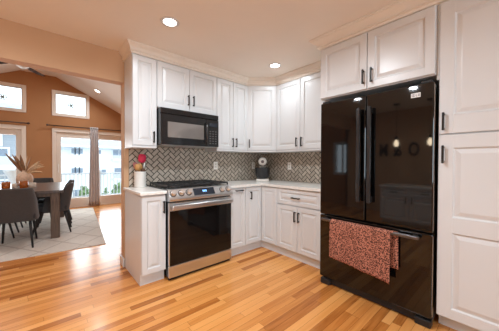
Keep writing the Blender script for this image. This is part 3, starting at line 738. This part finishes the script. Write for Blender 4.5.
can(-1.25, 5.4, 'recessed light in the far slope of the dining ceiling', zl(-1.25)-0.001, -math.atan(0.49), 9, 'recessed lights in the dining ceiling')
can(1.026, 4.4, 'recessed light in the dining slope behind the header', zl(1.026)-0.001, math.atan(0.5), 9, 'recessed lights in the dining ceiling')

# ------------------------------------------------------------------ dining room
RZ = math.radians(-5)
def rugm():
    mb = MB(); mb.box(-1.2, 1.2, -1.68, 1.68, 0.0, 0.010, 0.003); o = mb.build('area_rug', 'rug')
    c = Vector((0.689, 3.954)) + Matrix.Rotation(RZ, 2) @ Vector((-1.2, 1.68)); o.location = (c.x, c.y, 0.0005); o.rotation_euler = (0, 0, RZ)
    tag(o, 'cream area rug with a thin diamond trellis under the dining table', 'rug')
rugm()
TC = Vector((-0.178, 5.68)); TH = 0.76; RT = 0.0125
t = thing('dining_table', 'dark grey-brown wooden dining table on square legs', 'table', (TC.x, TC.y, RT), RZ)
MB().box(-0.5, 0.5, -0.95, 0.95, TH-RT-0.045, TH-RT, 0.004).build('tabletop', 'tabletop', t)
mb = MB(); h1 = TH-RT-0.046
mb.box(-0.44, 0.44, -0.89, -0.865, h1-0.05, h1); mb.box(-0.44, 0.44, 0.865, 0.89, h1-0.05, h1); mb.box(-0.44, -0.415, -0.865, 0.865, h1-0.05, h1); mb.box(0.415, 0.44, -0.865, 0.865, h1-0.05, h1); mb.build('apron', 'tableleg', t)
for sx in (-1, 1):
    for sy in (-1, 1): MB().box(sx*0.40-0.055, sx*0.40+0.055, sy*0.86-0.055, sy*0.86+0.055, 0, h1, 0.004).build('leg', 'tableleg', t)
def tloc(x, y): return TC + Matrix.Rotation(RZ, 2) @ Vector((x, y))

def make_chair(label):
    r = thing('dining_chair', label, 'chair', (0, 0, 0), 0, 'charcoal upholstered chairs around the dining table')
    MB().box(-0.215, 0.215, -0.20, 0.27, 0.385, 0.475, 0.030, 3).build('seat', 'seat', r, smooth=True)
    mb = MB(); nu, nv = 28, 8; rows = []
    for j in range(nv+1):
        f = j/nv; row = []
        for i in range(nu+1):
            s = 2*i/nu-1; a = s*math.radians(106)
            k = abs(s); zt = 0.825 - 0.245*max(0.0, (k-0.50)/0.50)**1.1
            z = 0.365 + (zt-0.365)*f; fl = 1.03-0.10*f
            ex = 0.52
            cx_ = math.copysign(abs(math.sin(a))**ex, math.sin(a)); cy_ = math.copysign(abs(math.cos(a))**ex, math.cos(a))
            row.append(mb.v((0.228*cx_*fl, -0.215*cy_*fl - 0.095*f*max(0, cy_), z)))
        rows.append(row)
    for p, q in zip(rows[:-1], rows[1:]): mb.bridge(p, q, closed=False)
    o = mb.build('backrest', 'chair', r, smooth=True)
    s = o.modifiers.new('thickness', 'SOLIDIFY'); s.thickness = 0.035; s.offset = -1
    b = o.modifiers.new('soft', 'BEVEL'); b.width = 0.010; b.segments = 2; b.limit_method = 'ANGLE'
    for sx in (-1, 1):
        for sy in (-1, 1):
            MB().tube([(sx*0.15, sy*0.155, 0.39), (sx*0.185, sy*0.245, 0.0)], [0.019, 0.011], 10).build('leg', 'black', r)
    return r
chairs = [((-0.010, -1.02), 0.02, 'charcoal upholstered dining chair at the near end of the table, its back to the kitchen'),
          ((0.345, -0.46), PI/2, 'charcoal dining chair on the patio side of the table, nearer the kitchen'),
          ((0.345, 0.22), PI/2, 'charcoal dining chair on the patio side of the table, nearer the curtain'),
          ((-0.36, -0.36), -PI/2, 'charcoal dining chair on the far long side, nearer the kitchen'),
          ((-0.36, 0.36), -PI/2, 'charcoal dining chair on the far long side, nearer the glass doors'),
          ((0.05, 1.08), PI, 'charcoal dining chair at the far end of the table')]
proto = None
for (x, y), a, lb in chairs:
    c = proto if False else (make_chair(lb) if proto is None else copy_tree(proto))
    if proto is None: proto = c
    p = tloc(x, y); c.location = (p.x, p.y, RT); c.rotation_euler = (0, 0, RZ+a); c['label'] = lb

# vase with dried leaves
vp = tloc(-0.065, 0.04)
v = thing('vase', 'round sandy stoneware vase on the dining table', 'vase', (vp.x, vp.y, TH+0.0005))
MB().lathe([(0.05, 0), (0.07, 0.004), (0.104, 0.06), (0.116, 0.125), (0.108, 0.19), (0.074, 0.235), (0.040, 0.260), (0.032, 0.280), (0.037, 0.292), (0.028, 0.292), (0.026, 0.262), (0.01, 0.21)], 30).build('body', 'vase', v)
lv = thing('dried_leaves', 'dried tan palm leaves fanning out of the stoneware vase', 'dried plant', (vp.x, vp.y, TH+0.0005))
def spear(a_dir, ln, el, w, m, bend=0.12):
    ln *= 1.36; w *= (1.25 if m == 'dryd' else 0.85); el += (0.12 if m == 'dry' else 0.0)
    mb = MB(); d = Vector((a_dir[0], a_dir[1], 0)).normalized(); n = 9; prev = None
    side = Vector((-d.y, d.x, 0))*0.35 + Vector((0.35*d.x, 0.35*d.y, -0.5)); 
    for i in range(n+1):
        f = i/n; p = Vector((0, 0, 0.22)) + d*(ln*math.cos(el)*f + 0.0) + Vector((0, 0, ln*math.sin(el)*f - bend*ln*f*f))
        if f < 0.15: p = Vector((p.x*0.5, p.y*0.5, p.z))
        ww = w*(math.sin(PI*min(1, 0.08+f*0.92))**0.8)*0.5+0.002
        tg = (d*math.cos(el)+Vector((0, 0, math.sin(el)-2*bend*f))).normalized()
        sd = Vector((0, 0, 1)).cross(tg); sd = sd.normalized() if sd.length > 1e-3 else Vector((1, 0, 0))
        sd = (sd*0.3 + tg.cross(sd)*0.95).normalized(); nn = tg.cross(sd)
        r = mb.ring([p+sd*ww, p+nn*0.003, p-sd*ww, p-nn*0.003])
        if prev: mb.bridge(prev, r)
        else: mb.cap(r[::-1])
        prev = r
    mb.cap(prev); return mb.build('leaf', m, lv)
rt = (0.78, -0.62)        # towards the kitchen's right as seen across the table
for ax, ln, el, w, m, bd in ((1, .34, .55, .045, 'dry', .25), (1, .37, .40, .045, 'dry', .22), (1, .30, .78, .05, 'dry', .2), (1, .33, .22, .04, 'dry', .25), (-1, .32, 1.05, .05, 'dryd', .05), (-1, .36, .92, .055, 'dryd', .05),
                             (-1, .27, 1.2, .05, 'dryd', .02), (-1, .30, .75, .04, 'dry', .1), (1, .27, 1.1, .05, 'dryd', .05), (1, .24, 1.3, .05, 'dry', .0), (-1, .26, 1.4, .05, 'dryd', .0), (1, .38, .62, .035, 'dry', .3)):
    j = random.uniform(-0.35, 0.35); spear((ax*rt[0]+j*0.6, ax*rt[1]+j*0.8), ln, el, w, m, bd)

def cup(x, y, r0, h, m, label, name='candle_jar', cat='candle', inner='peach'):
    p = tloc(x, y); o = thing(name, label, cat, (p.x, p.y, TH+0.0005), 0, 'jars beside the stoneware vase')
    MB().lathe([(r0*0.9, 0), (r0, 0.006), (r0, h), (r0*0.93, h), (r0*0.92, 0.012), (0.004, 0.010)], 22).build('jar', m, o)
    if inner: MB().lathe([(r0*0.90, 0.013), (r0*0.90, h*0.55), (0.004, h*0.56)], 18).build('wax', inner, o)
cup(-0.27, -0.13, 0.055, 0.105, 'amber', 'amber glass candle jar at the far left end of the row before the vase')
cup(-0.155, -0.17, 0.042, 0.075, 'clearcup', 'small frosted candle cup between the two amber jars')
cup(-0.045, -0.20, 0.055, 0.115, 'amber', 'amber glass candle jar standing directly in front of the vase')
cup(0.065, -0.24, 0.050, 0.085, 'clearcup', 'peach votive cup at the kitchen end of the jar row')

# curtain, rods
cu = thing('curtain', 'grey linen curtain gathered between the two patio door panels', 'curtain', (1.058, 7.575, 0))
mb = MB(); nu, nv = 60, 14; rows = []
for j in range(nv+1):
    f = j/nv; z = 0.012 + f*2.128; row = []
    for i in range(nu+1):
        s = i/nu*2-1; w = 0.122*(1-0.16*f); row.append(mb.v((s*w+0.01*math.sin(3*f+s), 0.032*math.sin(s*14+0.5*math.sin(f*3)) + 0.006*math.sin(s*31), z)))
    rows.append(row)
for p, q in zip(rows[:-1], rows[1:]): mb.bridge(p, q, closed=False)
o = mb.build('curtain_panel', 'curtain', cu, smooth=True); s = o.modifiers.new('thickness', 'SOLIDIFY'); s.thickness = 0.004
mb = MB()
for k in range(5): mb.lathe([(0.020, -0.004), (0.026, -0.004), (0.026, 0.004), (0.020, 0.004)], 14, (-0.08+k*0.04, 0.0, 2.105), 'x')
mb.build('grommet', 'chrome', cu)
def rod(x0, x1, label):
    xm = (x0+x1)/2; o = thing('curtain_rod', label, 'curtain rod', (xm, GY, 2.105), 0, 'dark brown curtain rods'); a = (x1-x0)/2
    MB().tube([(-a, -0.085, 0), (a, -0.085, 0)], 0.013, 12).build('rod', 'brownrod', o)
    for sx in (-1, 1):
        MB().lathe([(0.010, 0), (0.024, 0.008), (0.026, 0.03), (0.012, 0.05)], 12, (sx*a-(0.05 if sx < 0 else 0), -0.085, 0), 'x').build('finial', 'brownrod', o)
        MB().tube([(sx*(a-0.10), -0.085, -0.012), (sx*(a-0.10), -0.001, -0.012)], 0.008, 8).build('bracket', 'brownrod', o)
rod(0.12, 2.02, 'dark brown curtain rod carrying the grey curtain'); rod(-2.12, -0.27, 'dark brown curtain rod over the glass door behind the vase')
for (x, n) in (((TR[0][0]+TR[0][1])/2-0.0, 'over the curtained door'), (-0.67, 'under the gable peak')):
    o = thing('sun_catcher', 'small round green-grey sun catcher in the high window ' + n, 'ornament', (x, GY+0.035, 2.64), 0, 'sun catchers in the high windows')
    mb = MB(); n_ = 8
    ring = [(0.062*math.cos(2*PI*k/24), 0, 0.062*math.sin(2*PI*k/24)+0.03) for k in range(25)]
    mb.tube(ring, 0.007, 8, caps=False); mb.build('ring', 'suncatch', o)
    mb = MB()
    for k in range(6):
        a = PI*k/3; mb.tube([(0, 0, 0.03), (0.058*math.cos(a), 0, 0.03+0.058*math.sin(a))], [0.016, 0.007], 8)
    mb.build('star', 'suncatch', o)
    MB().tube([(0, 0, 0.092), (0, 0.002, 0.285)], 0.0015, 6).build('hanging_wire', 'bronze', o)

# ceiling fan in the vault
fx, fy = -0.24, 5.5
f = thing('ceiling_fan', 'ceiling fan with dark blades and a white hub under the dining vault', 'ceiling fan', (fx, fy, 3.334))
MB().lathe([(0.07, 0), (0.065, -0.03), (0.02, -0.05)], 20).build('canopy', 'fanw', f); MB().tube([(0, 0, -0.04), (0, 0, -0.36)], 0.013, 10).build('downrod', 'fanw', f)
MB().lathe([(0.03, -0.35), (0.10, -0.37), (0.115, -0.43), (0.09, -0.475), (0.05, -0.48)], 24).build('motor_housing', 'fanw', f)
MB().lathe([(0.055, -0.478), (0.085, -0.495), (0.08, -0.53), (0.04, -0.555), (0.005, -0.56)], 24).build('lamp_shade', 'fanw', f)
for k in range(5):
    a = 2*PI*k/5 + math.radians(-12); Mk = Matrix.Rotation(a, 4, 'Z') @ Matrix.Rotation(math.radians(10), 4, 'X')
    b = MB(Mk).prism([(0.17, -0.05), (0.30, -0.065), (0.60, -0.07), (0.64, -0.04), (0.64, 0.04), (0.60, 0.07), (0.30, 0.065), (0.17, 0.05)], -0.474, -0.466).build('blade', 'fan', f)
    MB(Matrix.Rotation(a, 4, 'Z')).box(0.08, 0.20, -0.02, 0.02, -0.462, -0.452).build('blade_iron', 'bronze', b)

# ------------------------------------------------------------------ the side of the kitchen that the refrigerator mirrors
r = thing('kitchen_island', 'low painted island with dark pulls standing opposite the refrigerator', 'island', (-0.97, -0.2, 0), PI/2)
BW = 2.0
MB().box(0, BW, 0, 0.58, 0.08, 0.725).build('body', 'lower', r); MB().box(-0.02, BW+0.02, -0.04, 0.60, 0.725, 0.758, 0.004).build('top', 'quartz', r); MB().box(0, BW, 0.06, 0.08, 0, 0.08).build('toe_kick', 'lower', r)
for k in range(4):
    x0 = k*0.5; mb = MB(); door_mesh(mb, x0, x0+0.5, 0.565, 0.720, 0.04); d = mb.build('drawer', 'lower', r); pull(d, x0+0.25, 0.642, None, 0.125, True)
    mb = MB(); door_mesh(mb, x0, x0+0.5, 0.085, 0.56); d = mb.build('door', 'lower', r); pull(d, x0+(0.45 if k % 2 == 0 else 0.05), 0.50)
def letter(ch, y, label):
    cu_ = bpy.data.curves.new('letter', 'FONT'); cu_.body = ch; cu_.size = 0.42; cu_.extrude = 0.012; cu_.offset = 0.008; cu_.align_x = 'CENTER'
    tmp = bpy.data.objects.new('wall_letter_curve', cu_); COL.objects.link(tmp); dg = bpy.context.evaluated_depsgraph_get()
    me = bpy.data.meshes.new_from_object(tmp.evaluated_get(dg)); bpy.data.objects.remove(tmp); bpy.data.curves.remove(cu_)
    for vv in me.vertices: vv.co.x *= 0.62
    me.materials.clear(); me.materials.append(MT['black']); o = bpy.data.objects.new('wall_letter', me); COL.objects.link(o)
    o.matrix_world = Matrix.Translation((XL+0.013, y, 1.37)) @ Matrix.Rotation(PI/2, 4, 'Z') @ Matrix.Rotation(PI/2, 4, 'X')
    tag(o, label, 'letter', 'black letters on the kitchen wall')
letter('M', 2.13, 'black letter M on the tan wall behind the kitchen island'); letter('&', 1.83, 'black ampersand on the tan wall behind the kitchen island'); letter('O', 1.51, 'black letter O on the tan wall behind the kitchen island')
for y, n in ((1.67, 'nearer the dining opening'), (1.09, 'nearer the rear window')):
    o = thing('pendant_lamp', 'small glowing pendant lamp over the kitchen island, ' + n, 'pendant lamp', (-1.45, y, CZ), 0, 'pendant lamps over the kitchen island')
    MB().lathe([(0.06, 0), (0.06, -0.015), (0.015, -0.03)], 20).build('canopy', 'bronze', o); MB().tube([(0, 0, -0.02), (0, 0, -0.70)], 0.004, 8).build('cord', 'black', o)
    MB().lathe([(0.02, -0.68), (0.03, -0.70), (0.03, -0.74), (0.02, -0.75)], 16).build('socket', 'bronze', o)
    MB().lathe([(0.012, -0.75), (0.035, -0.79), (0.045, -0.84), (0.035, -0.88), (0.005, -0.90)], 18).build('bulb', 'bulb', o)

# ------------------------------------------------------------------ outside
struct('floor_balcony', MB().box(-4.5, 4.5, GY+0.12, 9.4, -0.16, -0.02), 'deck', 'pale balcony deck outside the glass doors')
struct('ground', MB().box(-60, 60, 9.4, 90, -3.1, -3.0), 'ground', 'pale pavement below the balcony')
r = thing('balcony_railing', 'white balcony railing with thin balusters outside the glass doors', 'railing', (0, 9.3, -0.02))
MB().box(-4.4, 4.4, -0.045, 0.045, 0.825, 0.865, 0.006).build('top_rail', 'railw', r); MB().box(-4.4, 4.4, -0.02, 0.02, 0.08, 0.12).build('bottom_rail', 'railw', r)
for k in range(7): MB().box(-4.35+k*1.45-0.045, -4.35+k*1.45+0.045, -0.045, 0.045, 0, 0.94, 0.006).build('post', 'railw', r)
for k in range(84):
    x = -4.25+k*0.102
    if abs(((x+4.35+0.725) % 1.45)-0.725) < 0.06: continue
    MB().box(x-0.011, x+0.011, -0.011, 0.011, 0.11, 0.83).build('baluster', 'railw', r)
def window_on(b, x0, x1, z0, z1, y=0.0, frame='bldw'):
    f = MB().box(x0-0.07, x1+0.07, y-0.06, y+0.02, z0-0.07, z1+0.07).build('window_frame', frame, b)
    MB().box(x0, x1, y-0.07, y-0.05, z0, z1).build('window_pane', 'pane', f)
b = thing('apartment_building', 'long white apartment building with rows of small windows beyond the patio doors', 'building', (3.0, 22, -3.0))
MB().box(-3.2, 6.5, 0, 8, 0, 5.45).build('wall', 'bldw', b)
mb = MB(); mb.prism([(-0.5, 5.40), (4, 6.9), (8.5, 5.40)], -3.6, 6.9, 'x'); mb.build('roof', 'roof', b)
MB().box(-3.5, 6.8, -0.55, -0.45, 5.30, 5.46).build('gutter', 'bldw', b)
for z0 in (4.85-0.02, 3.35):
    for x in (-1.38, -1.13, -0.88): window_on(b, x, x+0.19, z0, z0+0.38)
for x0, x1, z0, z1 in ((1.35, 1.75, 4.75, 5.2), (1.85, 2.25, 4.75, 5.2), (0.25, 0.50, 4.85, 5.15), (0.55, 0.85, 3.2, 3.6), (1.45, 2.1, 3.1, 3.7), (-1.3, -0.8, 1.6, 2.1), (1.4, 2.0, 1.5, 2.1)): window_on(b, x0, x1, z0, z1)
bl = MB().box(1.2, 2.6, -0.9, 0.0, 2.75, 2.90).build('balcony', 'bldw', b)
MB().box(1.2, 2.6, -0.9, -0.84, 2.90, 3.25).build('balcony_rail', 'railw', bl)
bl = MB().box(1.2, 2.6, -0.9, 0.0, 4.30, 4.45).build('balcony', 'bldw', b)
MB().box(1.2, 2.6, -0.9, -0.84, 4.45, 4.75).build('balcony_rail', 'railw', bl)
b = thing('house', 'grey sided house with white trimmed windows beyond the glass door behind the vase', 'house', (-1.5, 16, -3.0))
MB().box(-5.0, 1.0, 0, 4.6, 0, 5.7).build('wall', 'bldg', b)
mb = MB(); mb.prism([(-0.4, 5.65), (2.3, 7.4), (5.0, 5.65)], -5.3, 1.3, 'x'); mb.build('roof', 'roof', b)
window_on(b, -0.30, 0.02, 5.0, 5.55); window_on(b, -0.22, 0.26, 4.45, 4.82); window_on(b, -1.6, -0.9, 4.4, 5.3)
bl = MB().box(-3.0, 0.55, -1.2, 0.0, 3.85, 4.05).build('balcony', 'bldw', b)
MB().box(-3.0, 0.55, -1.2, -1.14, 4.05, 4.42).build('balcony_rail', 'railw', bl)
window_on(b, -0.5, 0.3, 2.2, 3.3)
# a white urn on the balcony
u = thing('patio_planter', 'tall white waisted planter standing on the balcony', 'planter', (-0.55, 8.85, -0.02))
MB().lathe([(0.19, 0), (0.20, 0.05), (0.13, 0.30), (0.12, 0.62), (0.15, 0.82), (0.235, 0.98), (0.235, 1.0), (0.20, 1.0), (0.13, 0.85), (0.02, 0.8)], 28).build('body', 'railw', u)
def shrub(x, y, h, w, label):
    o = thing('shrub', label, 'shrub', (x, y, -3.0), 0, 'green shrubs below the balcony'); mb = MB()
    for k in range(70):
        a, e = random.uniform(0, 2*PI), random.uniform(-0.5, 1.4); q = random.uniform(0.55, 1.0)
        c = Vector((w*q*math.cos(a)*math.cos(e), w*q*math.sin(a)*math.cos(e), h*0.6+h*0.4*q*math.sin(e)))
        b2 = bmesh.new(); bmesh.ops.create_icosphere(b2, subdivisions=1, radius=w*random.uniform(0.22, 0.36))
        for vv in b2.verts: vv.co = c + vv.co*random.uniform(0.8, 1.25)
        mb.merge(b2)
    mb.build('foliage', 'leaf', o); MB().tube([(0, 0, 0), (0, 0, h*0.6)], 0.06, 8).build('trunk', 'spoond', o)
for i, (x, y, h, w) in enumerate(((0.75, 13.5, 2.95, 0.24), (1.55, 14.3, 3.1, 0.30), (2.35, 13.6, 2.9, 0.26), (3.15, 14.8, 3.2, 0.32), (-1.2, 12.0, 2.6, 0.5))):
    shrub(x, y, h, w, ('round green shrub', 'taller green shrub', 'small green shrub', 'dense green shrub', 'low green shrub')[i] + ' below the balcony ' + ('before the first windows', 'before the curtain side', 'to the side of the curtain', 'by the end balconies', 'by the grey house')[i])
